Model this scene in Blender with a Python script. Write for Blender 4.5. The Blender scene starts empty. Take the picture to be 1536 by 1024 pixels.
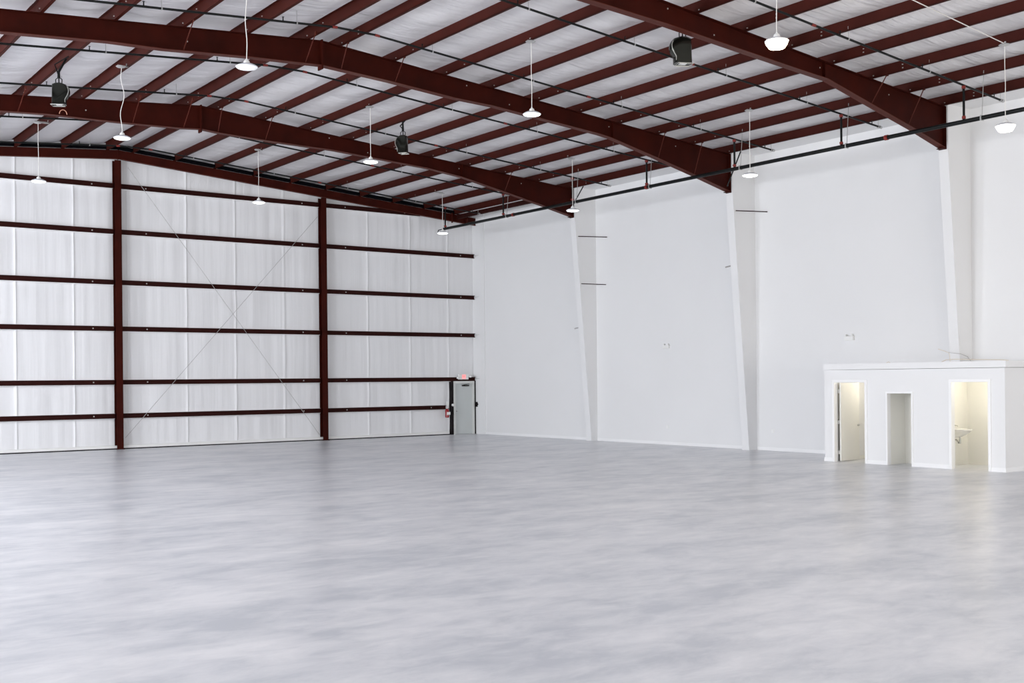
import bpy, bmesh, math, random
from mathutils import Vector, Matrix, noise
random.seed(7)
C = bpy.context.scene.collection
S = bpy.context.scene

# ------------------------------------------------------------------ camera
YAW, ROLL, FPX, SY, CAM_Z = 0.6363, -0.0095, 1695.4, 57.0, 2.3382
cy, sy = math.cos(YAW), math.sin(YAW)
fwd = Vector((sy, cy, 0)); r0 = Vector((cy, -sy, 0)); u0 = r0.cross(fwd)
cr, sr = math.cos(ROLL), math.sin(ROLL)
rv = cr*r0 + sr*u0; uv = -sr*r0 + cr*u0
cam = bpy.data.cameras.new('camera'); camo = bpy.data.objects.new('camera', cam); C.objects.link(camo)
m = Matrix.Identity(4)
for i in range(3):
    m[i][0], m[i][1], m[i][2] = rv[i], uv[i], -fwd[i]
m[2][3] = CAM_Z
camo.matrix_world = m
cam.sensor_width = 36; cam.lens = FPX*36/1536; cam.shift_y = SY/1536; cam.clip_end = 300
S.camera = camo

# ------------------------------------------------------------------ view, world, daylight
S.view_settings.view_transform = 'Standard'; S.view_settings.look = 'None'
S.view_settings.gamma = 1; S.view_settings.use_curve_mapping = False
S.view_settings.exposure = 0.16
S.cycles.diffuse_bounces = 8
S.cycles.max_bounces = 12
W = bpy.data.worlds.new('world'); S.world = W; W.use_nodes = True
W.node_tree.nodes['Background'].inputs[0].default_value = (0.75, 0.85, 1.0, 1)
W.node_tree.nodes['Background'].inputs[1].default_value = 1.0

XL, XR, YN, D = -10.0, 28.0, -9.0, 40.52  # unseen left wall set far out to even the light on the floor
def daylight(name, loc, direction, w, h, power, col=(0.92, 0.95, 1.0)):
    L = bpy.data.lights.new(name, 'AREA'); L.shape = 'RECTANGLE'; L.size = w; L.size_y = h
    L.energy = power; L.color = col
    o = bpy.data.objects.new(name, L); C.objects.link(o); o.location = loc
    o.rotation_euler = Vector(direction).to_track_quat('-Z', 'Y').to_euler()
    return o
# daylight area lights in unseen, assumed roll-up doors of the left and near walls
LEFT_DOORS = [(-1.0, 5.0), (9.5, 15.5), (19.0, 25.0), (28.5, 34.5)]
NEAR_DOORS = [(-8.0, -3.0), (2.0, 8.0), (12.0, 18.0), (21.0, 26.0)]
DOOR_H = 5.2; LEFT_H = 7.4  # left openings raised to soften the light on the floor
for (a, b), pw in zip(LEFT_DOORS, (300, 900, 2500, 2000)):
    daylight('daylight_left', (XL+0.02, (a+b)/2, 4.9), (1, 0, 0), 5.0, b-a, pw)
for a, b in NEAR_DOORS:
    daylight('daylight_near', ((a+b)/2, YN+0.02, DOOR_H/2), (0, 1, 0), b-a, DOOR_H, 580, (1.0, 0.96, 0.89))

# ------------------------------------------------------------------ materials
def mat(name, col, rough=0.5, metal=0.0, spec=0.5, emit=None, estr=0.0, noise_amt=0.0, nscale=3.0, bump=0.0, bscale=8.0, stretch=(1, 1, 1)):
    M = bpy.data.materials.new(name); M.use_nodes = True
    nt = M.node_tree; b = nt.nodes['Principled BSDF']
    b.inputs['Base Color'].default_value = (*col, 1); b.inputs['Roughness'].default_value = rough
    b.inputs['Metallic'].default_value = metal; b.inputs['Specular IOR Level'].default_value = spec
    if emit:
        b.inputs['Emission Color'].default_value = (*emit, 1); b.inputs['Emission Strength'].default_value = estr
    if noise_amt or bump:
        tc = nt.nodes.new('ShaderNodeTexCoord'); mp = nt.nodes.new('ShaderNodeMapping')
        mp.inputs['Scale'].default_value = stretch
        nt.links.new(tc.outputs['Object'], mp.inputs['Vector'])
    if noise_amt:
        n = nt.nodes.new('ShaderNodeTexNoise'); n.inputs['Scale'].default_value = nscale; n.inputs['Detail'].default_value = 5
        nt.links.new(mp.outputs['Vector'], n.inputs['Vector'])
        mr = nt.nodes.new('ShaderNodeMapRange'); mr.inputs['From Min'].default_value = 0.3; mr.inputs['From Max'].default_value = 0.7
        mr.inputs['To Min'].default_value = 1-noise_amt; mr.inputs['To Max'].default_value = 1+noise_amt
        nt.links.new(n.outputs['Fac'], mr.inputs['Value'])
        vm = nt.nodes.new('ShaderNodeVectorMath'); vm.operation = 'SCALE'; vm.inputs[0].default_value = col
        nt.links.new(mr.outputs['Result'], vm.inputs['Scale']); nt.links.new(vm.outputs['Vector'], b.inputs['Base Color'])
    if bump:
        n2 = nt.nodes.new('ShaderNodeTexNoise'); n2.inputs['Scale'].default_value = bscale; n2.inputs['Detail'].default_value = 4
        nt.links.new(mp.outputs['Vector'], n2.inputs['Vector'])
        bp = nt.nodes.new('ShaderNodeBump'); bp.inputs['Strength'].default_value = bump; bp.inputs['Distance'].default_value = 0.05
        nt.links.new(n2.outputs['Fac'], bp.inputs['Height']); nt.links.new(bp.outputs['Normal'], b.inputs['Normal'])
    return M
M_frame = mat('red_oxide_frame_paint', (0.036, 0.0035, 0.0012), 0.65, spec=0.10, noise_amt=0.25, nscale=1.5)
M_flange = mat('red_oxide_flange_paint', (0.085, 0.018, 0.011), 0.55, spec=0.15)
M_purlin = mat('red_oxide_purlin_paint', (0.046, 0.0068, 0.0038), 0.6, spec=0.12, noise_amt=0.12, nscale=2)
M_girt = mat('brown_girt_paint', (0.028, 0.0050, 0.0036), 0.65, spec=0.12, noise_amt=0.15, nscale=2)
M_bolt = mat('zinc_bolt', (0.45, 0.42, 0.40), 0.4, 0.3)
M_wall = mat('white_wall_paint', (0.80, 0.80, 0.80), 0.55, spec=0.3, noise_amt=0.012, nscale=0.4)
M_booth = mat('white_booth_paint', (0.81, 0.81, 0.81), 0.5, spec=0.3)
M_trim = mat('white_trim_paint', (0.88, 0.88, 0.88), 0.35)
M_inner = mat('cream_room_paint', (0.86, 0.85, 0.80), 0.55, spec=0.3)
M_black = mat('black_pipe_paint', (0.004, 0.005, 0.005), 0.4, spec=0.2)
M_gap = mat('black_gap_shade', (0.004, 0.004, 0.005), 0.9, spec=0.0)  # flat black painting the shade inside the gap over the end rafter
M_red = mat('red_coupling_paint', (0.22, 0.016, 0.010), 0.5)
M_steel = mat('galvanised_steel', (0.55, 0.55, 0.54), 0.35, 0.7)
M_cord = mat('white_cord', (0.82, 0.80, 0.76), 0.5)
M_cable = mat('grey_brace_cable', (0.42, 0.41, 0.40), 0.5, 0.2)
M_fix = mat('dark_fixture_metal', (0.045, 0.047, 0.040), 0.2, 0.9)
M_fixrim = mat('pale_fixture_rim', (0.42, 0.42, 0.39), 0.3, 0.4)
M_door = mat('grey_door_paint', (0.56, 0.59, 0.585), 0.4)
M_dframe = mat('grey_door_frame_paint', (0.64, 0.65, 0.63), 0.4)
M_leaf = mat('white_door_paint', (0.80, 0.79, 0.75), 0.35)
M_dark = mat('dark_steel_paint', (0.009, 0.006, 0.007), 0.6, spec=0.15)
M_porc = mat('white_porcelain', (0.88, 0.87, 0.84), 0.12)
M_chrome = mat('chrome', (0.55, 0.55, 0.52), 0.18, 1.0)
M_white = mat('white_plastic', (0.82, 0.82, 0.80), 0.4)
M_ext = mat('extinguisher_red', (0.30, 0.008, 0.014), 0.3)
M_exit = mat('exit_sign_red_letters', (0.8, 0.05, 0.05), 0.4, emit=(1.0, 0.12, 0.12), estr=1.6)
M_exitface = mat('exit_sign_face', (0.8, 0.35, 0.35), 0.4, emit=(1.0, 0.42, 0.42), estr=0.45)
M_copper = mat('orange_wire', (0.75, 0.38, 0.26), 0.4)
M_tan = mat('tan_cable_sheath', (0.72, 0.64, 0.52), 0.5)
M_glass = mat('milk_glass_shade', (0.78, 0.80, 0.84), 0.25)

def vinyl(name, horizontal):
    """white vinyl insulation facing: soft wrinkles running across the bays"""
    M = bpy.data.materials.new(name); M.use_nodes = True; nt = M.node_tree; b = nt.nodes['Principled BSDF']
    b.inputs['Base Color'].default_value = (0.74, 0.725, 0.735, 1) if horizontal else (0.79, 0.79, 0.80, 1)
    b.inputs['Roughness'].default_value = 0.42; b.inputs['Specular IOR Level'].default_value = 0.35
    tc = nt.nodes.new('ShaderNodeTexCoord')
    hs = []
    for sc, st, d in ((1.0, (0.35, 2.2, 1) if horizontal else (2.6, 1, 0.12), 0.10), (1.0, (0.8, 7.0, 1) if horizontal else (9, 1, 0.3), 0.05)):
        mp = nt.nodes.new('ShaderNodeMapping'); mp.inputs['Scale'].default_value = st
        if horizontal: mp.inputs['Rotation'].default_value = (0, 0, 0.12)
        n = nt.nodes.new('ShaderNodeTexNoise'); n.inputs['Scale'].default_value = sc; n.inputs['Detail'].default_value = 3; n.inputs['Distortion'].default_value = 0.6
        nt.links.new(tc.outputs['Object'], mp.inputs['Vector']); nt.links.new(mp.outputs['Vector'], n.inputs['Vector'])
        hs.append((n, d))
    prev = None
    for n, d in hs:
        bp = nt.nodes.new('ShaderNodeBump'); bp.inputs['Distance'].default_value = d; bp.inputs['Strength'].default_value = 0.75 if horizontal else 0.13
        nt.links.new(n.outputs['Fac'], bp.inputs['Height'])
        if prev: nt.links.new(prev.outputs['Normal'], bp.inputs['Normal'])
        prev = bp
    nt.links.new(prev.outputs['Normal'], b.inputs['Normal'])
    return M
M_vceil = vinyl('vinyl_roof_facing', True)
M_vwall = vinyl('vinyl_wall_facing', False)

def floor_mat():
    M = bpy.data.materials.new('sealed_concrete'); M.use_nodes = True; nt = M.node_tree; b = nt.nodes['Principled BSDF']
    tc = nt.nodes.new('ShaderNodeTexCoord')
    mp = nt.nodes.new('ShaderNodeMapping'); mp.inputs['Rotation'].default_value = (0, 0, -0.6363); mp.inputs['Scale'].default_value = (0.5, 1.0, 1)
    nt.links.new(tc.outputs['Object'], mp.inputs['Vector'])
    n = nt.nodes.new('ShaderNodeTexNoise'); n.inputs['Scale'].default_value = 0.8; n.inputs['Detail'].default_value = 5; n.inputs['Roughness'].default_value = 0.55; n.inputs['Distortion'].default_value = 0.3
    nt.links.new(mp.outputs['Vector'], n.inputs['Vector'])
    n2 = nt.nodes.new('ShaderNodeTexNoise'); n2.inputs['Scale'].default_value = 3.2; n2.inputs['Detail'].default_value = 8; n2.inputs['Roughness'].default_value = 0.68; n2.inputs['Distortion'].default_value = 0.4
    nt.links.new(mp.outputs['Vector'], n2.inputs['Vector'])
    m0 = nt.nodes.new('ShaderNodeMath'); m0.operation = 'MULTIPLY'; m0.inputs[1].default_value = 0.70
    nt.links.new(n.outputs['Fac'], m0.inputs[0])
    mx = nt.nodes.new('ShaderNodeMath'); mx.operation = 'MULTIPLY_ADD'; mx.inputs[1].default_value = 0.65
    nt.links.new(n2.outputs['Fac'], mx.inputs[0]); nt.links.new(m0.outputs[0], mx.inputs[2])
    cr_ = nt.nodes.new('ShaderNodeValToRGB')
    e = cr_.color_ramp.elements
    e[0].position = 0.52; e[0].color = (0.53, 0.55, 0.59, 1)
    e[1].position = 0.86; e[1].color = (0.80, 0.80, 0.82, 1)
    k = e.new(0.675); k.color = (0.67, 0.68, 0.71, 1)
    nt.links.new(mx.outputs['Value'], cr_.inputs['Fac']); nt.links.new(cr_.outputs['Color'], b.inputs['Base Color'])
    b.inputs['Roughness'].default_value = 0.30
    b.inputs['Specular IOR Level'].default_value = 0.45
    return M
M_floor = floor_mat()

# ------------------------------------------------------------------ mesh helpers
class MB:
    def __init__(s): s.v = []; s.f = []; s.mi = []
    def add(s, vs, fs, mi=0):
        k = len(s.v); s.v += [tuple(p) for p in vs]; s.f += [tuple(i+k for i in f) for f in fs]; s.mi += [mi]*len(fs); return s
    def box(s, x0, x1, y0, y1, z0, z1, mi=0):
        vs = [(x, y, z) for z in (z0, z1) for y in (y0, y1) for x in (x0, x1)]
        return s.add(vs, [(0, 2, 3, 1), (4, 5, 7, 6), (0, 1, 5, 4), (2, 6, 7, 3), (0, 4, 6, 2), (1, 3, 7, 5)], mi)
    def prism(s, poly, axis, a, b, mi=0):
        """poly: 2D points in the plane normal to axis ('x': (y,z), 'y': (x,z), 'z': (x,y))"""
        def P(p, t): return {'x': (t, p[0], p[1]), 'y': (p[0], t, p[1]), 'z': (p[0], p[1], t)}[axis]
        n = len(poly); vs = [P(p, a) for p in poly]+[P(p, b) for p in poly]
        fs = [tuple(range(n))[::-1], tuple(range(n, 2*n))]+[(i, (i+1) % n, n+(i+1) % n, n+i) for i in range(n)]
        return s.add(vs, fs, mi)
    def strip(s, tops, bots, y0, y1, mi=0):
        """plate between two x,z polylines, thick from y0 to y1"""
        n = len(tops)
        vs = [(x, y, z) for (x, z) in tops for y in (y0, y1)]+[(x, y, z) for (x, z) in bots for y in (y0, y1)]
        fs = []
        for i in range(n-1):
            t, b = 2*i, 2*n+2*i
            fs += [(t, t+2, t+3, t+1), (b, b+1, b+3, b+2), (t, b, b+2, t+2), (t+1, t+3, b+3, b+1)]
        fs += [(0, 1, 2*n+1, 2*n), (2*n-2, 4*n-2, 4*n-1, 2*n-1)]
        return s.add(vs, fs, mi)
    def tube(s, pts, r, n=8, mi=0, caps=True):
        pts = [Vector(p) for p in pts]; k = len(s.v); N = len(pts)
        rs = r if isinstance(r, (list, tuple)) else [r]*N
        d0 = (pts[1]-pts[0]).normalized(); up = Vector((0, 0, 1)) if abs(d0.z) < 0.9 else Vector((1, 0, 0))
        a = d0.cross(up).normalized()
        for i, p in enumerate(pts):
            d = (pts[min(i+1, N-1)]-pts[max(i-1, 0)]).normalized()
            a = (a-d*a.dot(d)).normalized(); b = d.cross(a)
            for j in range(n):
                t = 2*math.pi*j/n; s.v.append(tuple(p+(a*math.cos(t)+b*math.sin(t))*rs[i]))
        for i in range(N-1):
            for j in range(n):
                s.f.append((k+i*n+j, k+i*n+(j+1) % n, k+(i+1)*n+(j+1) % n, k+(i+1)*n+j)); s.mi.append(mi)
        if caps:
            s.f.append(tuple(k+j for j in range(n))[::-1]); s.f.append(tuple(k+(N-1)*n+j for j in range(n))); s.mi += [mi, mi]
        return s
    def lathe(s, prof, c, n=24, mi=0):
        """prof: (r,z) list, turned about the vertical through c"""
        k = len(s.v); N = len(prof)
        for (r, z) in prof:
            for j in range(n):
                t = 2*math.pi*j/n; s.v.append((c[0]+r*math.cos(t), c[1]+r*math.sin(t), c[2]+z))
        for i in range(N-1):
            for j in range(n):
                s.f.append((k+i*n+j, k+i*n+(j+1) % n, k+(i+1)*n+(j+1) % n, k+(i+1)*n+j)); s.mi.append(mi)
        s.f.append(tuple(k+j for j in range(n))[::-1]); s.f.append(tuple(k+(N-1)*n+j for j in range(n))); s.mi += [mi, mi]
        return s
    def build(s, name, mats, parent=None, smooth=False, origin=None, bevel=0):
        me = bpy.data.meshes.new(name)
        o = bpy.data.objects.new(name, me); C.objects.link(o)
        off = Vector((0, 0, 0))
        if origin is not None: off = Vector(origin)
        elif parent is not None: off = Vector(parent.get('_w', (0, 0, 0)))
        me.from_pydata([tuple(Vector(v)-off) for v in s.v], [], s.f)
        for mm in (mats if isinstance(mats, (list, tuple)) else [mats]): me.materials.append(mm)
        me.polygons.foreach_set('material_index', s.mi)
        bm = bmesh.new(); bm.from_mesh(me); bmesh.ops.recalc_face_normals(bm, faces=bm.faces); bm.to_mesh(me); bm.free()
        if smooth:
            me.polygons.foreach_set('use_smooth', [True]*len(me.polygons))
            me.set_sharp_from_angle(angle=math.radians(40))
        if bevel:
            bv = o.modifiers.new('bevel', 'BEVEL'); bv.width = bevel; bv.segments = 2; bv.limit_method = 'ANGLE'
        if parent is not None: o.parent = parent
        if origin is not None: o.location = origin; o['_w'] = list(origin)
        elif parent is not None: o['_w'] = list(off)
        me.update()
        return o
def tag(o, label, cat, group=None, kind=None):
    o['label'] = label; o['category'] = cat
    if group: o['group'] = group
    if kind: o['kind'] = kind
    return o
def thing(name, loc, label, cat, group=None, kind=None):
    o = bpy.data.objects.new(name, None); C.objects.link(o); o.location = loc; o.empty_display_size = 0.2
    o['_w'] = list(loc)
    return tag(o, label, cat, group, kind)
def struct(name, mb, mats, label, cat, **k):
    return tag(mb.build(name, mats, **k), label, cat, kind='structure')

# ------------------------------------------------------------------ roof geometry
Y1, Y2, Y3, Y4 = 32.63, 24.78, 17.22, 9.6
RIDGE, XE, ZE, SL, SP = 12.62, 26.88, 9.4324, 0.0808, 1.524
ZR = ZE + SL*(XE-RIDGE)
def zP(x): return ZR - SL*abs(x-RIDGE)      # plane of the purlin bottoms
SOFFIT = 9.48

# ------------------------------------------------------------------ floor
struct('floor', MB().box(XL-0.3, XR+0.3, YN-0.3, D+0.6, -0.2, 0), M_floor, 'polished pale grey concrete floor with cloudy mottling', 'floor')
struct('ground', MB().box(-60, XL-0.35, -60, 90, -0.35, -0.2).box(XL-0.35, 60, -60, YN-0.35, -0.35, -0.2), mat('pale_asphalt', (0.35, 0.35, 0.35), 0.9), 'pale paved yard outside the open doors', 'ground')

# ------------------------------------------------------------------ side wall (right)
struct('wall_right', MB().box(XR, XR+0.2, YN, D+0.4, 0, SOFFIT+0.6), M_wall, 'tall smooth white side wall with boxed columns', 'wall')
struct('trim_1', MB().box(XE+0.0, XR, YN, D+0.2, SOFFIT, SOFFIT+0.03), M_wall, 'narrow white soffit along the top of the side wall', 'soffit')
struct('baseboard_right', MB().box(XR-0.014, XR, 20.09, D-0.02, 0, 0.10).box(XR-0.014, XR, YN, 14.75, 0, 0.10), M_trim, 'low white baseboard along the side wall', 'baseboard')
struct('trim_2', MB().box(XR-0.045, XR, 39.80, D+0.15, 0, SOFFIT), M_wall, 'flat white corner boxing beside the grey exit door', 'corner trim')
# boxed tapered columns
for i, (yc, xt, xb, where) in enumerate(((Y1, 26.97, 27.70, 'under the farthest rafter, nearest the grey door'), (Y2, 26.93, 27.62, 'under the second rafter, between the other two columns'), (Y3, 26.93, 27.62, 'rising behind the restroom block'), (Y4, 26.93, 27.62, 'on the near side of the restroom block'))):
    mb = MB(); zk = 8.28
    mb.prism([(xb, 0), (XR, 0), (XR, SOFFIT), (xt+0.02, SOFFIT), (xt+0.02, zk)], 'y', yc-0.15, yc+0.13)
    mb.box(xb-0.015, XR, yc-0.163, yc+0.143, 0, 0.1)
    struct('column', mb, M_wall, 'white tapered boxed column '+where, 'column')

# ------------------------------------------------------------------ unseen walls with open roll-up doors
def wall_open(name, axis, pos, lo, hi, doors, DOOR_H, label):
    mb = MB(); t = 0.2
    def b(a, c, z0, z1):
        if axis == 'x': mb.box(pos-t, pos, a, c, z0, z1)
        else: mb.box(a, c, pos-t, pos, z0, z1)
    cur = lo
    for a, c in doors:
        b(cur, a, 0, 10.8); b(a, c, DOOR_H, 10.8); cur = c
    b(cur, hi, 0, 10.8)
    return struct(name, mb, M_vwall, label, 'wall')
wall_open('wall_left', 'x', XL, YN-0.2, D+0.4, LEFT_DOORS, LEFT_H, 'white insulated left wall with open doorways')
wall_open('wall_near', 'y', YN, XL-0.2, XR+0.2, NEAR_DOORS, DOOR_H, 'white insulated near wall with open doorways')

# ------------------------------------------------------------------ far wall insulation
def far_wall():
    nx, nz = 1000, 110
    hs = [0, 1.18, 2.374, 4.269, 5.913, 7.707, 9.329, 10.9]
    seams = [-9.8, -7.9, -6.0, -4.1, -2.2, -0.3, 1.6, 3.5, 5.4, 7.3, 9.22, 11.13, 13.0, 15.15, 17.05, 19.05, 20.9, 22.76, 24.77, 26.67]
    v = []; f = []
    for j in range(nz+1):
        z = 10.9*j/nz
        k = max(i for i in range(len(hs)-1) if z >= hs[i]-1e-6 or i == 0)
        t = (z-hs[k])/(hs[k+1]-hs[k]); bulge = 0.035*math.sin(math.pi*min(max(t, 0), 1))
        for i in range(nx+1):
            x = XL+(XR-XL)*i/nx
            ds = min(abs(x-s_) for s_ in seams)
            w = noise.noise(Vector((x*1.3, z*0.10+k*3.7, 1.7)))*0.035 + noise.noise(Vector((x*4.2, z*0.22+k*1.9, 5.1)))*0.012
            seam = 0.028*math.exp(-(ds/0.035)**2)
            v.append((x, D+0.19-bulge*(1+8*w)-w*0.8-seam, z))
    for j in range(nz):
        for i in range(nx):
            a = j*(nx+1)+i; f.append((a, a+1, a+nx+2, a+nx+1))
    mb = MB(); mb.add(v, f)
    return struct('wall_far', mb, M_vwall, 'far end wall of wrinkled white vinyl insulation behind brown girts', 'wall', smooth=True)
far_wall()
struct('trim_3', MB().box(XL, 26.6, D+0.0, D+0.17, 0.0, 0.035, 1).box(XL, 26.6, D+0.02, D+0.17, 0.035, 0.13, 0), [M_white, M_dark], 'dark base angle along the foot of the far wall', 'base angle')

# ------------------------------------------------------------------ roof insulation
def ceiling():
    nx = 100; ny = 330; v = []; f = []
    xs = []
    for i in range(nx+1): xs.append(XL+(XE-XL)*i/nx)
    webs = [XE-SP*k for k in range(10)]+[2*RIDGE+0.15-(XE-SP*k) for k in range(-4, 10)]
    # columns of vertices lined up with the purlins so the facing is pinned on their top flanges
    W_ = sorted(webs); xs = []
    bounds = [XL-0.3]+[w for w in W_ if w > XL]+[XR+0.1]
    for a, b in zip(bounds, bounds[1:]):
        n = 7
        for t in range(n): xs.append((a+(b-a)*t/n, t/n))
    xs.append((bounds[-1], 0))
    nx = len(xs)-1
    for j in range(ny+1):
        y = YN-0.2+(D+0.5-YN+0.2)*j/ny
        for (x, t) in xs:
            s = math.sin(math.pi*t)
            w = noise.noise(Vector((x*0.55, y*1.15+x*0.22, 3.3)))*0.06+noise.noise(Vector((x*0.9, y*3.4+x*0.5, 9.1)))*0.022
            v.append((x, y, zP(x)+0.275-s*0.075+s*w))
    for j in range(ny):
        for i in range(nx):
            a = j*(nx+1)+i; f.append((a, a+nx+1, a+nx+2, a+1))
    mb = MB(); mb.add(v, f)
    return struct('ceiling', mb, M_vceil, 'sagging white vinyl roof insulation above the red purlins', 'ceiling', smooth=True)
ceiling()
struct('trim_4', MB().strip([(x, zP(x)+0.16) for x in (XL, RIDGE, XR-0.3)], [(x, zP(x)+0.03) for x in (XL, RIDGE, XR-0.3)], D-0.10, D-0.04), M_gap, 'black strip painted as the shaded gap above the far end rafter', 'shaded gap strip')  # added strip, its black stands for the dark gap below the insulation

# ------------------------------------------------------------------ purlins
ORD = ['lowest', 'second', 'third', 'fourth', 'fifth', 'sixth', 'seventh', 'eighth', 'ninth', 'tenth']
def purlin(x, flip, label, group):
    mb = MB(); z = zP(x); t = 0.012; d = -1 if not flip else 1
    y0, y1 = YN, D-0.02
    mb.box(x-t/2, x+t/2, y0, y1, z, z+0.265)
    a, b = sorted((x, x+d*0.07)); mb.box(a, b, y0, y1, z, z+0.008)
    a, b = sorted((x, x-d*0.07)); mb.box(a, b, y0, y1, z+0.257, z+0.265)
    mb.box(x+d*0.064, x+d*0.070, y0, y1, z, z+0.022)
    for yf in (Y1, Y2, Y3, Y4):
        for yy, zz in ((yf-0.95, 0.08), (yf-0.95, 0.16), (yf-0.12, 0.07)):
            mb.box(x-0.026, x-0.006, yy-0.014, yy+0.014, z+zz-0.010, z+zz+0.010, 1)
    o = mb.build('roof_purlin', [M_purlin, M_bolt])
    return tag(o, label, 'purlin', group)
for k in range(10):
    purlin(XE-SP*k, False, ('lowest red roof purlin, running right beside the white side wall' if k == 0 else
        'topmost red roof purlin before the ridge, tenth up from the side wall' if k == 9 else
        ORD[k]+' red roof purlin, counted up from the white side wall'), 'roof purlins on the slope above the side wall')
NXT = ['first', 'second', 'third', 'fourth', 'fifth', 'sixth', 'seventh', 'eighth', 'ninth', 'tenth', 'eleventh', 'twelfth', 'thirteenth', 'fourteenth']
for j, k in enumerate(range(9, -5, -1)):
    purlin(2*RIDGE+0.15-(XE-SP*k), True, NXT[j]+' red roof purlin past the ridge, on the left slope', 'roof purlins on the slope left of the ridge')
tag(MB().box(26.96, 27.04, Y1+0.1, D-0.15, 9.24, 9.42).build('eave_strut', M_girt), 'dark brown eave strut under the lowest purlin in the far bay', 'strut')

# ------------------------------------------------------------------ rafter frames
def frame(yf, prof, label, braces):
    """prof: (x, web depth) from ridge towards the side wall"""
    t = thing('steel_rafter', (XR-1.1, yf, 8.3), label, 'steel rafter', 'main steel rafters across the roof')
    def deps(x):
        u = RIDGE+abs(x-RIDGE) if x > RIDGE else min(RIDGE+abs(x-RIDGE), 22.0)
        for (xa, da), (xb, db) in zip(prof, prof[1:]):
            if xa <= u <= xb: return da+(db-da)*(u-xa)/(xb-xa)
        return prof[-1][1]
    xs = sorted([2*RIDGE-p[0] for p in prof[1:] if 2*RIDGE-p[0] > XL]+[XL+0.02]+[p[0] for p in prof])
    top = [(x, zP(x)-0.012) for x in xs]; bot = [(x, zP(x)-deps(x)) for x in xs]
    web = MB().strip(top, bot, yf-0.006, yf+0.006).build('web', M_frame, t)
    MB().strip([(x, zP(x)) for x in xs], [(x, zP(x)-0.014) for x in xs], yf-0.10, yf+0.10).build('top_flange', M_frame, t)
    MB().strip([(x, z+0.014) for x, z in bot], [(x, z) for x, z in bot], yf-0.10, yf+0.10).build('bottom_flange', M_flange, t)
    dr = deps(RIDGE); zr = zP(RIDGE)
    MB().box(RIDGE-0.018, RIDGE+0.018, yf-0.115, yf+0.115, zr-dr-0.09, zr+0.02).build('splice_plate', M_frame, t)
    xe = prof[-1][0]
    MB().box(xe-0.02, xe, yf-0.11, yf+0.11, zP(xe)-deps(xe)-0.03, zP(xe)-0.0).box(xe-0.14, xe-0.02, yf-0.10, yf+0.10, zP(xe)-deps(xe)-0.02, zP(xe)-deps(xe)).build('end_plate', M_frame, t)
    for xk in (prof[-2][0] if False else 22.0,):
        MB().box(xk-0.006, xk+0.006, yf-0.09, yf+0.09, zP(xk)-deps(xk), zP(xk)-0.014).build('stiffener', M_frame, web)
    for (x, dy) in braces:
        zb = zP(x)-deps(x)
        MB().tube([(x, yf-dy, zP(x)+0.02), (x+0.0, yf-0.05, zb+0.04)], 0.013, 6).box(x-0.02, x+0.02, yf-dy-0.03, yf-dy+0.03, zP(x)-0.02, zP(x)+0.05).build('flange_brace', M_flange, t)
    for k, (x, h) in enumerate(((16.9, 0.1), (18.3, 0.3), (21.9, 0.16), (9.3, 0.3), (24.6, 0.2))):
        MB().tube([(x, yf-0.014, zP(x)-h), (x, yf-0.004, zP(x)-h)], 0.018, 8).build('web_bolt', M_bolt, web)
    return t
frame(Y1, [(RIDGE, .70), (13.2, .70), (14.9, .62), (17.0, .48), (20.6, .40), (22.0, .45), (23.9, .66), (25.68, .87), (26.97, 1.04)],
      'farthest steel rafter, red girder nearest the far end wall', [(7.5, .9), (10.6, .75), (13.16, .4), (14.69, .6), (23.83, .5), (12.1, .8)])
frame(Y2, [(RIDGE, .60), (14.5, .55), (16.5, .54), (17.7, .48), (21.5, .47), (21.9, .49), (23.7, .72), (25.4, .96), (26.95, 1.20)],
      'middle red steel rafter crossing the photo from upper left', [(9.2, .7), (12.2, .6), (13.16, .4), (14.69, .5), (23.83, .36), (25.36, .4)])
frame(Y3, [(RIDGE, .60), (14.5, .55), (16.8, .47), (18.8, .45), (21.1, .42), (22.1, .40), (24.0, .66), (25.5, .86), (26.95, 1.10)],
      'nearest red steel rafter, its deep end above the restroom block', [(23.83, .5), (25.36, .5)])
frame(Y4, [(RIDGE, .60), (14.5, .55), (16.8, .47), (18.8, .45), (21.1, .42), (22.1, .40), (24.0, .66), (25.5, .86), (26.95, 1.10)],
      'red steel rafter overhead, nearer than the restroom block', [(23.83, .5), (25.36, .5)])

# end wall rafter
t = thing('endwall_rafter', (RIDGE, D, 10.3), 'shallow red rafter along the top of the far end wall', 'steel rafter')
xs = (XL, RIDGE, XR-0.002)
MB().strip([(x, zP(x)) for x in xs], [(x, zP(x)-0.30) for x in xs], D-0.12, D-0.03).build('beam', M_frame, t)
MB().strip([(x, zP(x)-0.30) for x in xs], [(x, zP(x)-0.315) for x in xs], D-0.15, D-0.03).build('bottom_flange', M_flange, t)
MB().box(RIDGE-0.02, RIDGE+0.02, D-0.14, D-0.02, zP(RIDGE)-0.33, zP(RIDGE)+0.01).build('splice_plate', M_frame, t)
MB().box(XR-0.55, XR-0.53, D-0.22, D-0.12, zP(XR)-0.3, zP(XR)+0.06).build('clip_plate', M_purlin, t)
MB().box(XR-1.3, XR-1.27, D-0.2, D-0.12, zP(XR)-0.28, zP(XR)+0.14).build('clip_plate', M_purlin, t)

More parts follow.
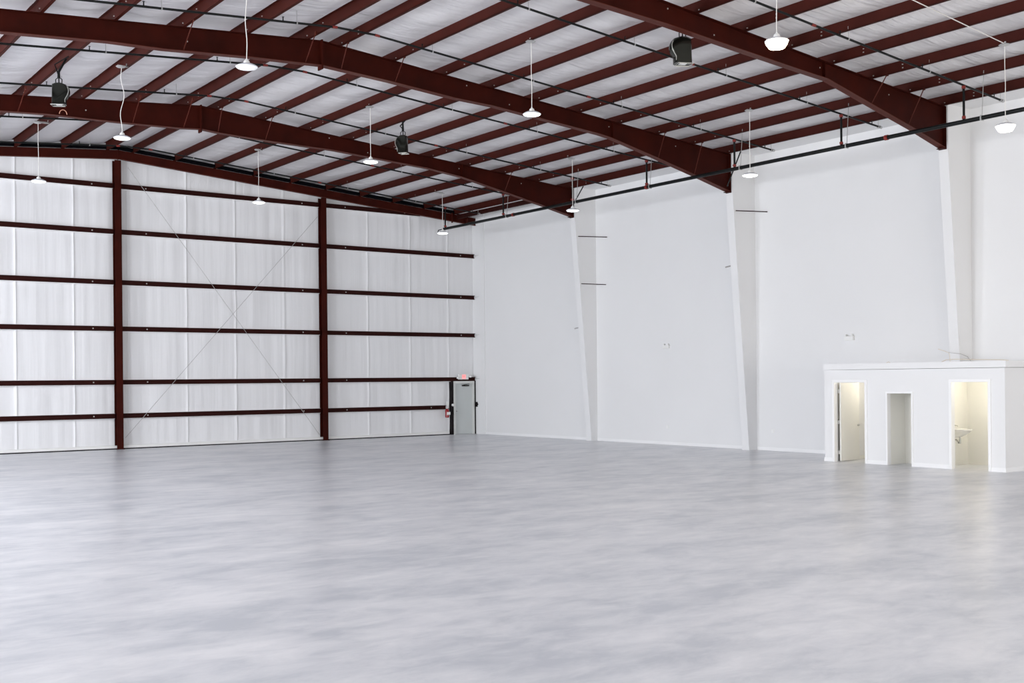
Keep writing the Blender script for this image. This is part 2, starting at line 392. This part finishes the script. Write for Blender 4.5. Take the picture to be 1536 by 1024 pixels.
# ------------------------------------------------------------------ far wall posts and girts
RIDGE_POST = 12.59
POSTS = [(-3.6, 'near the left side wall'), (4.45, 'left of the ridge post'), (12.59, 'under the roof ridge'), (20.64, 'between the ridge post and the grey exit door')]
for x, w in POSTS:
    h = zP(x)-0.36 if x == RIDGE_POST else zP(x)-0.34; t = thing('wall_post', (x, D, 0), 'tall dark red far-wall post '+w, 'steel post', 'steel posts of the far wall')
    MB().box(x-0.115, x+0.115, D-0.16, D-0.145, 0.02, h).build('front_flange', M_frame, t)
    MB().box(x-0.006, x+0.006, D-0.145, D+0.10, 0.02, h).box(x-0.115, x+0.115, D+0.10, D+0.115, 0.02, h).build('web', M_frame, t)
    MB().box(x-0.14, x+0.14, D-0.2, D+0.13, 0, 0.02).build('base_plate', M_girt, t)
HS = [1.18, 2.374, 4.269, 5.913, 7.707, 9.329]
LV = ['lowest', 'second lowest', 'third lowest', 'third highest', 'second highest', 'topmost']
def girt(x0, x1, z, label, grp):
    y0, y1, h = D-0.02, D+0.17, 0.085
    prof = [(y1, z-h), (y0, z-h), (y0, z-h+0.022), (y0+0.05, z-h+0.03), (y0+0.05, z+h-0.03), (y0, z+h-0.022), (y0, z+h), (y1, z+h)]
    mb = MB().prism(prof, 'x', x0, x1)
    mb.box(x0+0.9, x0+0.94, y0+0.035, y0+0.05, z-0.02, z+0.02, 1).box(x1-0.75, x1-0.71, y0+0.035, y0+0.05, z-0.02, z+0.02, 1)
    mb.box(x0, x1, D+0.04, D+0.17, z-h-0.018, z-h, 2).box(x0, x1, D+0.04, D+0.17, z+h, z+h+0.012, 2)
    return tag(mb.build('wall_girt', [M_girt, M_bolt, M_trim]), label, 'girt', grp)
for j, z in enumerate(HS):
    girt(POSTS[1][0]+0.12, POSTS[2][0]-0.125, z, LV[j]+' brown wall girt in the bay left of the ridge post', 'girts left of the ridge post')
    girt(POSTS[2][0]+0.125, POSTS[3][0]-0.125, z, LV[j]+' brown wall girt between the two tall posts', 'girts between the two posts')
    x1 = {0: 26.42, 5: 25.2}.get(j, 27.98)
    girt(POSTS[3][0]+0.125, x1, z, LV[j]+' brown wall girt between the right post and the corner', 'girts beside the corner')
    if j in (1, 2, 3, 4) and x1 > 27:
        tag(MB().tube([(27.93, D-0.03, z+0.02), (27.985, D-0.55, z+0.035)], 0.008, 6).build('girt_rod', M_steel),
            'short thin rod poking from the corner end of the %s wall girt' % LV[j], 'rod', 'rods at the corner ends of the girts')
# cross cables
tag(MB().tube([(12.98, D-0.04, 10.02), (20.42, D-0.04, 0.23)], 0.008, 6).build('brace_cable', M_cable), 'thin diagonal brace cable falling from the ridge post to the right post foot', 'cable', 'crossed brace cables on the far wall')
tag(MB().tube([(12.80, D-0.055, 0.40), (20.42, D-0.055, 8.85)], 0.008, 6).build('brace_cable', M_cable), 'thin diagonal brace cable rising from the ridge post foot to the right post', 'cable', 'crossed brace cables on the far wall')

# ------------------------------------------------------------------ exit door and what is round it
t = thing('door_1', (27.36, D, 0), 'closed grey steel exit door in the corner of the far wall', 'door', kind='structure')
MB().box(26.80, 26.90, D-0.03, D+0.15, 0, 2.29).box(27.80, 27.88, D-0.03, D+0.15, 0, 2.29).box(26.90, 27.80, D-0.03, D+0.15, 2.19, 2.29).build('door_frame', M_dframe, t)
leaf = MB().box(26.90, 27.80, D+0.06, D+0.11, 0.01, 2.19).build('door_leaf', M_door, t)
MB().box(27.28, 27.62, D-0.01, D+0.055, 2.07, 2.12).tube([(27.3, D-0.02, 2.12), (27.62, D-0.02, 2.17)], 0.01, 6).build('door_closer', M_dark, leaf)
MB().tube([(27.0, D+0.06, 1.0), (27.0, D-0.0, 1.0)], 0.03, 10).build('door_knob', M_steel, leaf)
for x0, x1, lb in ((26.69, 26.79, 'dark steel jamb post on the extinguisher side of the exit door'), (27.885, 27.985, 'narrow dark steel jamb post between exit door and side wall')):
    tag(MB().box(x0, x1, D-0.02, D+0.15, 0, 2.29).build('jamb_post', M_dark), lb, 'steel post', 'jamb posts of the exit door')
t = thing('exit_sign', (27.3, D-0.08, 2.50), 'white exit sign with glowing red face above the grey door', 'exit sign')
hou = MB().box(27.02, 27.52, D-0.12, D-0.03, 2.36, 2.58).build('housing', M_white, t, bevel=0.01)
fac = MB().box(27.18, 27.37, D-0.126, D-0.12, 2.38, 2.575).build('face', M_exitface, hou)
fc = bpy.data.curves.new('lettering', 'FONT'); fc.body = 'EXIT'; fc.size = 0.095; fc.align_x = 'CENTER'; fc.align_y = 'CENTER'; fc.extrude = 0.002
fc.materials.append(M_exit); fo = bpy.data.objects.new('lettering', fc); C.objects.link(fo)
bpy.context.view_layer.update(); me_ = bpy.data.meshes.new_from_object(fo.evaluated_get(bpy.context.evaluated_depsgraph_get()))
bpy.data.objects.remove(fo); fo = bpy.data.objects.new('lettering', me_); C.objects.link(fo)
fo.parent = hou; fo.location = (27.27-27.3, -0.05, 2.49-2.50); fo.rotation_euler = (math.pi/2, 0, 0)
for sx in (26.98, 27.62):
    MB().lathe([(0.03, -0.05), (0.06, -0.04), (0.065, 0.03), (0.03, 0.05)], (sx, D-0.1, 2.44 if sx < 27.2 else 2.49), 14).build('emergency_lamp', M_white, t, smooth=True)
t = thing('fire_extinguisher', (26.410, D-0.15, 0.8), 'red fire extinguisher hanging on the wall beside the exit door', 'fire extinguisher')
MB().lathe([(0.06, 0), (0.085, 0.02), (0.085, 0.30), (0.06, 0.36), (0.025, 0.38)], (26.390, D-0.13, 0.74), 18).build('cylinder', M_ext, t, smooth=True)
MB().tube([(26.390, D-0.13, 1.11), (26.390, D-0.13, 1.18)], 0.025, 8).box(26.350, 26.450, D-0.15, D-0.11, 1.16, 1.20).build('valve', M_white, t)
MB().tube([(26.390, D-0.13, 1.15), (26.490, D-0.15, 1.10), (26.505, D-0.15, 0.95), (26.490, D-0.15, 0.86)], 0.012, 6).build('hose', M_black, t)
MB().box(26.320, 26.490, D-0.225, D-0.215, 0.86, 0.98).build('paper_label', M_white, t)
tag(MB().box(26.42, 26.52, D-0.06, D-0.025, 1.22, 1.42).build('mounting_plate', M_white), 'small white plate on the wall above the fire extinguisher', 'plate')
tag(MB().tube([(26.74, D-0.075, 1.27), (26.74, D-0.02, 1.27)], 0.055, 16).build('sensor_box', M_white), 'round white box on the dark jamb post left of the exit door', 'box')
tag(MB().box(27.92, 27.99, D-0.16, D-0.02, 1.17, 1.38).tube([(27.97, D-0.2, 1.28), (27.97, D-0.12, 1.28)], 0.04, 10).build('switch_box', M_dark), 'small black switch box at door height right of the exit door', 'box')

WEBS = [XE-SP*k for k in range(10)]+[2*RIDGE+0.15-(XE-SP*k) for k in range(-4, 10)]
# ------------------------------------------------------------------ pendant lamps
def glass(name, s, col): return mat(name, (0.9, 0.9, 0.9), 0.3, emit=col, estr=s)
LAMPS = [
 ((9.08, 20.99, 8.55), 0.35, (.86, .93, 1), 'dim', 'white pendant lamp hanging in front of the middle rafter, upper left'),
 ((16.23, 21.08, 8.58), 2.2, (.9, .95, 1), 'on', 'lit pendant lamp at the centre, over the middle rafter lower edge'),
 ((16.09, 13.60, 8.43), 22.0, (1, .80, .52), 'warm', 'brightly glowing warm pendant lamp in front of the nearest rafter'),
 ((23.80, 13.66, 7.88), 12.0, (1, .93, .82), 'on', 'glowing pendant lamp against the side wall above the restroom block'),
 ((9.04, 28.61, 8.50), 0.9, (.93, .96, 1), 'dim', 'white pendant lamp on a crooked cord before the farthest rafter'),
 ((16.24, 28.78, 8.70), 7.0, (1, .95, .86), 'on', 'glowing pendant lamp before the farthest rafter, beside the middle dark fixture'),
 ((23.78, 21.08, 7.90), 4.0, (1, .98, .94), 'on', 'lit pendant lamp hanging before the second boxed column'),
 ((24.01, 29.01, 7.95), 3.0, (.93, .97, 1), 'on', 'lit pendant lamp beside the deep end of the farthest rafter'),
 ((8.88, 36.11, 8.50), 1.6, (.95, 1, .97), 'on', 'leftmost lit pendant lamp, low against the far wall topmost girt'),
 ((16.09, 36.29, 8.50), 4.0, (1, .99, .93), 'on', 'lit pendant lamp against the far wall between the two posts'),
 ((24.15, 37.16, 8.10), 5.0, (.9, .97, 1), 'on', 'lit pendant lamp nearest the far corner, under the pipe elbow'),
]
for i, (p, st, col, _, lb) in enumerate(LAMPS):
    x, y, z = p; zt = zP(x); nw = min(WEBS, key=lambda q_: abs(q_-x))
    t = thing('pendant_lamp', (x, y, zt), lb, 'lamp', 'pendant lamps hanging from the roof')
    MB().lathe([(0.10, 0.0), (0.12, -0.012), (0.10, -0.03), (0.03, -0.045)], (x-0.02, y, zt), 16).box(min(x-0.10, nw), max(x+0.02, nw+0.01), y-0.02, y+0.02, min(zt, zP(nw))-0.012, max(zt, zP(nw))+0.012).box(nw-0.02, nw+0.03, y-0.02, y+0.02, zP(nw)-0.01, zP(nw)+0.07).build('ceiling_hook', M_steel, t, smooth=True)
    pts = []; wob = {0: .02, 4: .06}.get(i, .006)
    for k in range(17):
        u = k/16; zz = zt-0.04+(z+0.17-zt+0.04)*u
        a = math.sin(u*9+i)*wob*math.sin(math.pi*u)
        pts.append((x+a*0.8, y-a*0.6, zz))
    pts[-1] = (x, y, z+0.16)
    MB().tube(pts, 0.0085, 6).build('cord', M_cord, t, smooth=True)
    MB().lathe([(0.014, 0.16), (0.022, 0.135), (0.052, 0.115), (0.062, 0.085), (0.06, 0.04)], (x, y, z), 20).build('socket_cap', M_white, t, smooth=True)
    shade = MB().lathe([(0.06, 0.060), (0.12, 0.050), (0.19, 0.020), (0.218, -0.004), (0.208, -0.016)], (x, y, z), 28).build('lamp_shade', M_glass, t, smooth=True)
    g = glass('lamp_lens_glow_%d' % i, st, col)
    dz = -0.13 if i in (2, 3) else -0.045
    MB().lathe([(0.206, -0.014), (0.19, -0.014+dz*0.35), (0.14, dz), (0.06, dz-0.012), (0.01, dz-0.014)], (x, y, z), 28).build('lens', g, shade, smooth=True)

for i, pw, col in ((2, 70, (1, .78, .50)), (3, 16, (1, .90, .74)), (5, 22, (1, .93, .82)), (6, 12, (1, .95, .88)), (9, 12, (1, .95, .88)), (10, 12, (.92, .96, 1))):
    L = bpy.data.lights.new('pendant_bulb', 'POINT'); L.energy = pw; L.color = col; L.shadow_soft_size = 0.15
    lo = bpy.data.objects.new('pendant_bulb', L); C.objects.link(lo); lo.location = Vector(LAMPS[i][0])-Vector((0, 0, 0.33))

# ------------------------------------------------------------------ hanging dark fixtures
def fixture(x, y, zt, zb, rot, label, mirror=1, h=0.56, w=0.36, th=0.22):
    zm = zP(x)
    t = thing('hanging_fixture', (x, y, zm), label, 'ceiling fixture', 'dark fixtures hanging from the purlins')
    c, s = math.cos(rot), math.sin(rot)
    def R(u, v, z): return (x+u*c-v*s, y+u*s+v*c, z)
    # housing: flat back, bowed front, seen from the side it is a D
    prof = []
    for k in range(15):
        a = k/14
        bow = math.sin(math.pi*min(1, a*1.08)**0.8)
        if a > 0.5: bow = max(bow, 0.42)
        prof.append((w*(0.30+0.42*bow), zb+h*(1-a)))
    prof = [(-w*0.42, zb+h*0.93), (-w*0.16, zb+h), (w*0.15, zb+h)]+[(mx_, z_) for mx_, z_ in prof[1:]]+[(-w*0.46, zb)]
    n = len(prof); mb = MB(); layers = [(-th/2, 0.86), (-th*0.38, 0.98), (0, 1.04), (th*0.38, 0.98), (th/2, 0.86)]
    vs = []
    for v, k in layers:
        for (u, z_) in prof: vs.append(R(mirror*u*k, v, zb+(z_-zb)*(0.5+0.5*k)))
    fs = [tuple(range(n)), tuple(range(len(vs)-n, len(vs)))]
    for L in range(len(layers)-1):
        for k in range(n): fs.append((L*n+k, L*n+(k+1) % n, (L+1)*n+(k+1) % n, (L+1)*n+k))
    mb.add(vs, fs); hou = mb.build('housing', M_fix, t, smooth=True)
    # pale trims: bottom rim and curved edge band
    mb = MB(); pr = [R(mirror*u, v, zb-0.012) for u, v in ((-w*.50, -th*.5), (w*.34, -th*.5), (w*.34, th*.5), (-w*.50, th*.5))]
    mb.tube(pr+[pr[0]], 0.010, 8); mb.build('bottom_rim', M_fixrim, hou)
    mb = MB().tube([R(mirror*u, -th*0.52, z_) for u, z_ in prof[5:16]], 0.009, 6); mb.build('edge_band', M_fixrim, hou)
    pr = [R(mirror*u, v, zb-0.004) for u, v in ((-w*.2, -th*.3), (w*.2, -th*.3), (w*.2, th*.3), (-w*.2, th*.3))]
    MB().add(pr+[(a, b, c_+0.01) for a, b, c_ in pr], [(0, 1, 2, 3), (7, 6, 5, 4), (0, 4, 5, 1), (1, 5, 6, 2), (2, 6, 7, 3), (3, 7, 4, 0)]).build('lens', M_white, hou)
    nw = min(WEBS, key=lambda q_: abs(q_-x))
    # bracket: yoke and strap up to the purlin
    top = zb+h; mb = MB()
    mb.tube([R(0.07, 0, top-0.01), R(0.075, 0, top+0.09), R(0.02, 0, top+0.13)], 0.011, 6)
    mb.tube([R(-0.07, 0, top-0.03), R(-0.075, 0, top+0.09), R(-0.02, 0, top+0.13)], 0.011, 6)
    mb.tube([R(0, 0, top-0.02), R(0, 0, top+0.13)], 0.014, 6)
    mb.build('yoke', M_black, t)
    MB().tube([R(0, 0, top+0.12), R(0.0, 0, top+0.28), (nw, y, zP(nw)+0.04)], [0.036, 0.03, 0.026], 8).tube([R(-0.01, 0, top+0.2), R(-0.10, 0.03, zm-0.12), (nw, y-0.22, zP(nw)+0.04)], 0.018, 6).build('strap', M_black, t)
    return t
fixture(7.47, 28.4, 0, 9.07, -0.5, 'shiny dark curved fixture on a forked black strap, upper left', 1, 0.52, 0.34, 0.22)
fixture(17.74, 29.45, 0, 9.22, -0.9, 'dark hanging fixture beside the glowing lamp at the farthest rafter', -1, 0.54, 0.30, 0.22)
fixture(17.74, 17.62, 0, 9.20, -0.45, 'dark hanging fixture just behind the nearest rafter, upper right', -1, 0.58, 0.40, 0.26)
tag(MB().tube([(8.66+0.10*math.cos(a), Y1-0.11, 9.80+0.12*math.sin(a)) for a in [math.pi*k/12 for k in range(13)]], 0.010, 6).build('wire_loop', M_copper), 'small orange wire loop on the farthest rafter under the shiny fixture', 'wire')

# ------------------------------------------------------------------ sprinkler piping
PX, PZ = 25.25, 8.51
t = thing('sprinkler_main', (PX, 16, PZ), 'thick black sprinkler main pipe running along the side wall', 'pipe')
MB().tube([(PX, -8.9, PZ), (PX, 38.8, PZ)], 0.055, 12).tube([(PX, 38.75, PZ), (PX-0.02, 39.15, PZ-0.01), (PX-0.02, 39.2, PZ-0.12)], 0.02, 8).build('pipe', M_black, t, smooth=True)
for yy in (17.75+0.0, 26.05-2.7+3.4, 6.5, 34.0):
    MB().tube([(PX, yy-0.045, PZ), (PX, yy+0.045, PZ)], 0.07, 12).box(PX-0.09, PX+0.09, yy-0.02, yy+0.02, PZ-0.02, PZ+0.02).build('coupling', M_red, t)
for yy in (15.09, 18.99, 22.75, 34.41, 30.3, 26.6, 11.2):
    MB().tube([(PX, yy, PZ-0.05), (PX+0.1, yy, zP(PX)+0.1)], 0.009, 6).box(PX-0.065, PX+0.065, yy-0.015, yy+0.015, PZ-0.065, PZ+0.065).build('hanger_rod', M_steel, t)
for (a, b, lb) in (((26.80, 24.13, 9.40), (26.70, 24.62, 8.36), 'black sway brace rod at the deep end of the middle rafter'), ((26.80, 31.76, 9.40), (26.75, 32.36, 8.72), 'black sway brace rod at the deep end of the farthest rafter')):
    tag(MB().tube([a, b], 0.02, 8).build('sway_brace', M_black), lb, 'brace rod', 'sway brace rods at the side wall')
BR = [(15.56, -2.5, 'first, nearest the camera and passing the warm lamp'), (19.16, -2.5, 'second, just behind the nearest rafter'), (22.98, -2.5, 'third, before the middle rafter'),
      (26.75, -2.5, 'fourth, just behind the middle rafter'), (30.51, -2.5, 'fifth, before the farthest rafter'), (34.63, -2.5, 'sixth, behind the farthest rafter'), (38.65, -2.5, 'seventh, closest to the far end wall')]
DZ = 0.17
for n_, (yy, x0, lb) in enumerate(BR):
    zb = lambda x: zP(x)-DZ
    t = thing('sprinkler_branch', (PX, yy, zb(PX)), 'black sprinkler branch pipe, '+lb, 'pipe', 'sprinkler branch pipes across the roof')
    r = 0.026
    MB().tube([(x0, yy, zb(x0)), (RIDGE-0.5, yy, zb(RIDGE-0.5)), (RIDGE+0.5, yy, zb(RIDGE+0.5)), (26.95, yy, zb(26.95))], r, 8).build('pipe', M_black, t)
    MB().tube([(26.93, yy, zb(26.93)), (27.02, yy, zb(27.02))], 0.042, 8).build('end_cap', M_steel, t)
    ris = MB().tube([(PX, yy, PZ), (PX, yy, zb(PX))], 0.030, 8).build('riser', M_black, t)
    for z_ in (PZ+0.10, zb(PX)-0.05):
        MB().tube([(PX, yy, z_-0.035), (PX, yy, z_+0.035)], 0.045, 8).box(PX-0.065, PX+0.065, yy-0.015, yy+0.015, z_-0.015, z_+0.015).build('coupling', M_red, ris)
    for xc in (RIDGE-0.55, RIDGE+0.55, 19.6):
        MB().tube([(xc-0.06, yy, zb(xc-0.06)), (xc+0.06, yy, zb(xc+0.06))], 0.032, 8).build('coupling', M_red, t)
    for xh in (2.0, 5.0, 8.09, 11.13, 14.69, 17.74, 20.78, 23.83, 26.88):
        MB().tube([(xh, yy, zb(xh)), (xh, yy, zP(xh)+0.11)], 0.006, 6).box(xh-0.012, xh+0.012, yy-0.035, yy+0.035, zb(xh)-0.03, zb(xh)+0.012).build('hanger_rod', M_steel, t)
    for xh in (4.6, 7.72, 10.80, 14.40, 17.45, 20.50, 23.55, 26.6):
        MB().tube([(xh, yy, zb(xh)), (xh, yy, zb(xh)+0.10)], [0.014, 0.011], 6).lathe([(0.004, 0.095), (0.028, 0.10), (0.028, 0.104), (0.004, 0.11)], (xh, yy, zb(xh)), 10).build('sprinkler_head', M_black, t)
# lamp feed cable on the roof at the right
tag(MB().tube([(17.7, 13.56, zP(17.7)-0.012), (20.3, 13.57, zP(20.3)-0.012), (23.7, 13.62, zP(23.7)-0.012)], 0.010, 6).build('feed_cable', M_cord), 'thin pale feed cable under the purlins leading to the glowing wall-side lamp', 'cable')

# ------------------------------------------------------------------ side wall bits
for a, b, lb in (((27.12, Y1-0.17, 7.66), (27.97, 31.80, 7.62), 'upper dark rod across the farthest boxed column'), ((27.25, Y1-0.17, 5.90), (27.97, 31.88, 5.85), 'lower dark rod across the farthest boxed column'), ((27.08, Y2-0.17, 7.63), (27.97, 24.09, 7.60), 'single dark rod across the second boxed column')):
    tag(MB().tube([a, b], 0.016, 6).build('corner_rod', M_girt), lb, 'rod', 'dark rods fixed across the boxed columns')
for x, y, z, lb in ((27.16, Y2+0.15, 5.90, 'tiny dark stub bracket on the second boxed column'), (27.36, Y1+0.15, 4.26, 'tiny dark stub bracket on the farthest boxed column')):
    tag(MB().tube([(x+0.03, y-0.05, z+0.02), (x-0.02, y+0.20, z-0.02)], 0.022, 8).build('stub_bracket', M_cable), lb, 'bracket', 'stub brackets on the boxed columns')
def wall_light(y, z, s, label):
    t = thing('emergency_light', (XR, y, z), label, 'emergency light', 'white emergency lights on the side wall')
    hou = MB().box(XR-0.09*s, XR, y-0.16*s, y+0.16*s, z-0.07*s, z+0.06*s).build('housing', M_white, t, bevel=0.01)
    for dy in (-0.11, 0.11):
        MB().tube([(XR-0.04*s, y+dy*s, z+0.09*s), (XR-0.10*s, y+dy*s, z+0.085*s)], 0.035*s, 12).build('lamp_head', M_white, hou)
wall_light(21.0, 3.47, 1.0, 'white twin-head emergency light high above the restroom block on the side wall')
wall_light(28.7, 3.44, 0.9, 'white twin-head emergency light on the side wall between the two far columns')
for y, z, lb in ((28.73, 0.62, 'small white outlet low on the wall between the two far columns'), (23.98, 0.62, 'small white outlet low on the wall between second column and restroom block')):
    o = thing('wall_outlet', (XR, y, z), lb, 'outlet', 'outlets low on the side wall')
    cp = MB().box(XR-0.012, XR, y-0.06, y+0.06, z-0.06, z+0.06).build('cover_plate', M_white, o)
    for za in (-0.04, 0.008):
        MB().box(XR-0.016, XR-0.012, y-0.025, y+0.025, z+za, z+za+0.032).build('socket', M_trim, cp)

# ------------------------------------------------------------------ restroom block
BX, BY0, BY1, BH = 25.60, 14.77, 20.07, 2.68
t = thing('restroom_block', (BX, (BY0+BY1)/2, 0), 'small white flat-roofed restroom block with three openings by the side wall', 'restroom block')
w = 0.12
OP = [(15.19, 16.19, 2.18), (17.31, 18.05, 1.89), (18.73, 19.74, 2.18)]
mb = MB(); cur = BY0
for a, b, h in OP:
    mb.box(BX, BX+w, cur, a, 0, 2.511); mb.box(BX, BX+w, a, b, h, 2.511); cur = b
mb.box(BX, BX+w, cur, BY1, 0, 2.511)
mb.build('front_wall', M_booth, t)
MB().box(BX+w, XR, BY0, BY0+w, 0, 2.511).build('side_wall', M_booth, t)
MB().box(BX+w, XR, BY1-0.2, BY1, 0, 2.511).build('side_wall', M_booth, t)
MB().box(BX-0.05, XR, BY0-0.05, BY1+0.018, 2.52, BH).build('fascia', M_booth, t)
for q_ in ((BX+w, 27.9, 18.08, 18.19), (BX+w, 27.9, 17.16, 17.28), (26.42, 26.52, 17.28, 18.08), (BX+w, 27.42, 16.80, 16.92), (27.30, 27.42, BY0+w, 16.80)):
    MB().box(*q_, 0, 2.42).build('partition', M_inner, t)
MB().box(BX+w, XR, BY0+w, BY1-0.2, 2.42, 2.50).build('inner_ceiling', M_inner, t)
def casing(a, b, h, cw):
    return MB().box(BX-0.03, BX+w+0.01, a-0.0-cw, a+0.012, 0, h+cw).box(BX-0.03, BX+w+0.01, b-0.012, b+cw, 0, h+cw).box(BX-0.03, BX+w+0.01, a, b, h-0.012, h+cw)
for (a, b, h), cw in zip(OP, (0.06, 0.035, 0.06)):
    casing(a, b, h, cw).build('door_casing', M_trim, t, bevel=0.006)
cur = BY0-0.016
for (a, b, h), cw in zip(OP, (0.06, 0.035, 0.06)):
    MB().box(BX-0.016, BX, cur, a-cw, 0, 0.10).build('baseboard', M_trim, t); cur = b+cw
MB().box(BX-0.016, BX, cur, BY1+0.016, 0, 0.10).build('baseboard', M_trim, t)
MB().box(BX, XR, BY0-0.016, BY0, 0, 0.10).build('baseboard', M_trim, t)
for q_ in ((27.286, 27.30, BY0+w, 16.80), (BX+w+0.02, 27.286, 16.786, 16.80), (BX+w+0.02, 26.406, 18.066, 18.08), (26.406, 26.42, 17.28, 18.066), (26.60, 27.98, BY1-0.214, BY1-0.2)):
    MB().box(*q_, 0, 0.10).build('inner_baseboard', M_inner, t)
# open door leaf of the far room
t2 = thing('door_2', (BX+w, 19.66, 0), 'white interior door standing open into the restroom nearest the far wall', 'door', kind='structure')
leaf = MB().box(BX+w+0.03, BX+w+0.84, 19.64, 19.68, 0.015, 2.15).build('door_leaf', M_leaf, t2)
MB().tube([(BX+w+0.78, 19.64, 0.98), (BX+w+0.78, 19.585, 0.98)], 0.014, 8).tube([(BX+w+0.78, 19.585, 0.98), (BX+w+0.67, 19.58, 0.985)], 0.011, 8).tube([(BX+w+0.78, 19.64, 0.98), (BX+w+0.78, 19.628, 0.98)], 0.03, 12).build('door_handle', M_chrome, leaf)
for z_ in (0.25, 1.08, 1.93):
    MB().tube([(BX+w+0.022, 19.705, z_-0.05), (BX+w+0.022, 19.705, z_+0.05)], 0.010, 8).box(BX+w+0.012, BX+w+0.035, 19.68, 19.738, z_-0.05, z_+0.05).build('hinge', M_steel, leaf)
# wash basin
sx, sy0, sz = 26.62, 16.80, 0.95
t3 = thing('wash_basin', (sx, sy0, sz), 'white wall-hung wash basin seen through the doorway at the near end', 'wash basin')
def basin():
    mb = MB(); rings = [(0.52, 0.47, 0.0, 0.0), (0.52, 0.47, -0.03, 0.0), (0.47, 0.40, -0.09, 0.0), (0.38, 0.31, -0.15, 0.0), (0.24, 0.21, -0.20, 0.01), (0.12, 0.12, -0.22, 0.03)]
    n = 28; vs = []
    def ring(wd, dp, z_, back):
        out = []
        for j in range(n):
            a = 2*math.pi*j/n; ca, sa = math.cos(a), math.sin(a)
            u = (abs(ca)**0.6)*(1 if ca >= 0 else -1); v = (abs(sa)**0.6)*(1 if sa >= 0 else -1)
            out.append((sx+u*wd/2, sy0-back-dp/2+v*dp/2, sz+z_))
        return out
    for r_ in rings[::-1]: vs += ring(*r_)
    for r_ in ((0.44, 0.33, 0.0, 0.08), (0.36, 0.26, -0.06, 0.10), (0.16, 0.14, -0.11, 0.15)): vs += ring(*r_)
    N = len(vs)//n; fs = [tuple(range(n))[::-1]]
    for i in range(N-1):
        for j in range(n): fs.append((i*n+j, i*n+(j+1) % n, (i+1)*n+(j+1) % n, (i+1)*n+j))
    fs.append(tuple(range((N-1)*n, N*n)))
    return mb.add(vs, fs)
basin().build('basin', M_porc, t3, smooth=True)
MB().tube([(sx, sy0-0.045, sz), (sx, sy0-0.045, sz+0.07), (sx, sy0-0.10, sz+0.09), (sx, sy0-0.14, sz+0.07)], 0.011, 8).tube([(sx, sy0-0.045, sz+0.07), (sx, sy0-0.06, sz+0.11)], 0.014, 8).build('faucet', M_chrome, t3, smooth=True)
MB().tube([(sx, sy0-0.20, sz-0.20), (sx, sy0-0.20, sz-0.33), (sx, sy0-0.16, sz-0.36), (sx, sy0-0.12, sz-0.31), (sx, sy0-0.10, sz-0.28), (sx, sy0, sz-0.28)], 0.02, 10).tube([(sx, sy0-0.20, sz-0.22), (sx, sy0-0.20, sz-0.38)], 0.026, 10).build('drain_trap', M_chrome, t3, smooth=True)
# ceiling lamps of the two rooms
for (x, y, p, lb) in ((26.6, 19.0, 13, 'round ceiling lamp inside the restroom nearest the far wall'), (26.5, 15.8, 14, 'round ceiling lamp inside the restroom with the wash basin')):
    tt = thing('ceiling_lamp', (x, y, 2.42), lb, 'lamp', 'ceiling lamps inside the restrooms')
    MB().lathe([(0.15, 0), (0.15, -0.02), (0.145, -0.03)], (x, y, 2.42), 20).build('base', M_white, tt)
    MB().lathe([(0.14, -0.03), (0.11, -0.07), (0.03, -0.085)], (x, y, 2.42), 20).build('lamp_shade', glass('restroom_lamp_glow', 4, (1, .86, .62)), tt, smooth=True)
    L = bpy.data.lights.new('restroom_bulb', 'POINT'); L.energy = p; L.color = (1, .93, .80); L.shadow_soft_size = 0.12
    lo = bpy.data.objects.new('restroom_bulb', L); C.objects.link(lo); lo.location = (x, y, 2.25)
# loose cables on top of the block
def cable(pts, r, m_, label):
    tag(MB().tube(pts, r, 6).build('loose_cable', m_, smooth=True), label, 'cable', 'loose cables on the restroom block roof')
cable([(26.3, 16.9, BH+0.01), (26.35, 16.8, BH+0.06), (26.3, 16.5, BH+0.07), (26.2, 15.9, BH+0.05), (26.1, 15.2, BH+0.03), (26.0, 14.9, BH+0.01)], 0.010, M_tan, 'long pale tan cable lying along the restroom block roof edge')
cable([(27.0, 17.10, BH+0.01), (27.0, 17.12, BH+0.24), (27.0, 17.25, BH+0.30), (27.0, 17.45, BH+0.36)], 0.008, M_tan, 'short cable end curling up from the restroom block roof')
cable([(27.0, 17.14, BH+0.26), (27.0, 16.8, BH+0.22), (27.0, 16.6, BH+0.14), (27.0, 16.5, BH+0.01)], 0.007, M_cable, 'grey cable arching down onto the restroom block roof')
cable([(26.0, 18.22, BH+0.0), (26.0, 18.28, BH+0.035), (26.0, 18.36, BH+0.0)], 0.008, M_tan, 'tiny brown cable bump on the middle of the restroom block roof')

for o in list(bpy.data.objects):
    if '_w' in o: del o['_w']
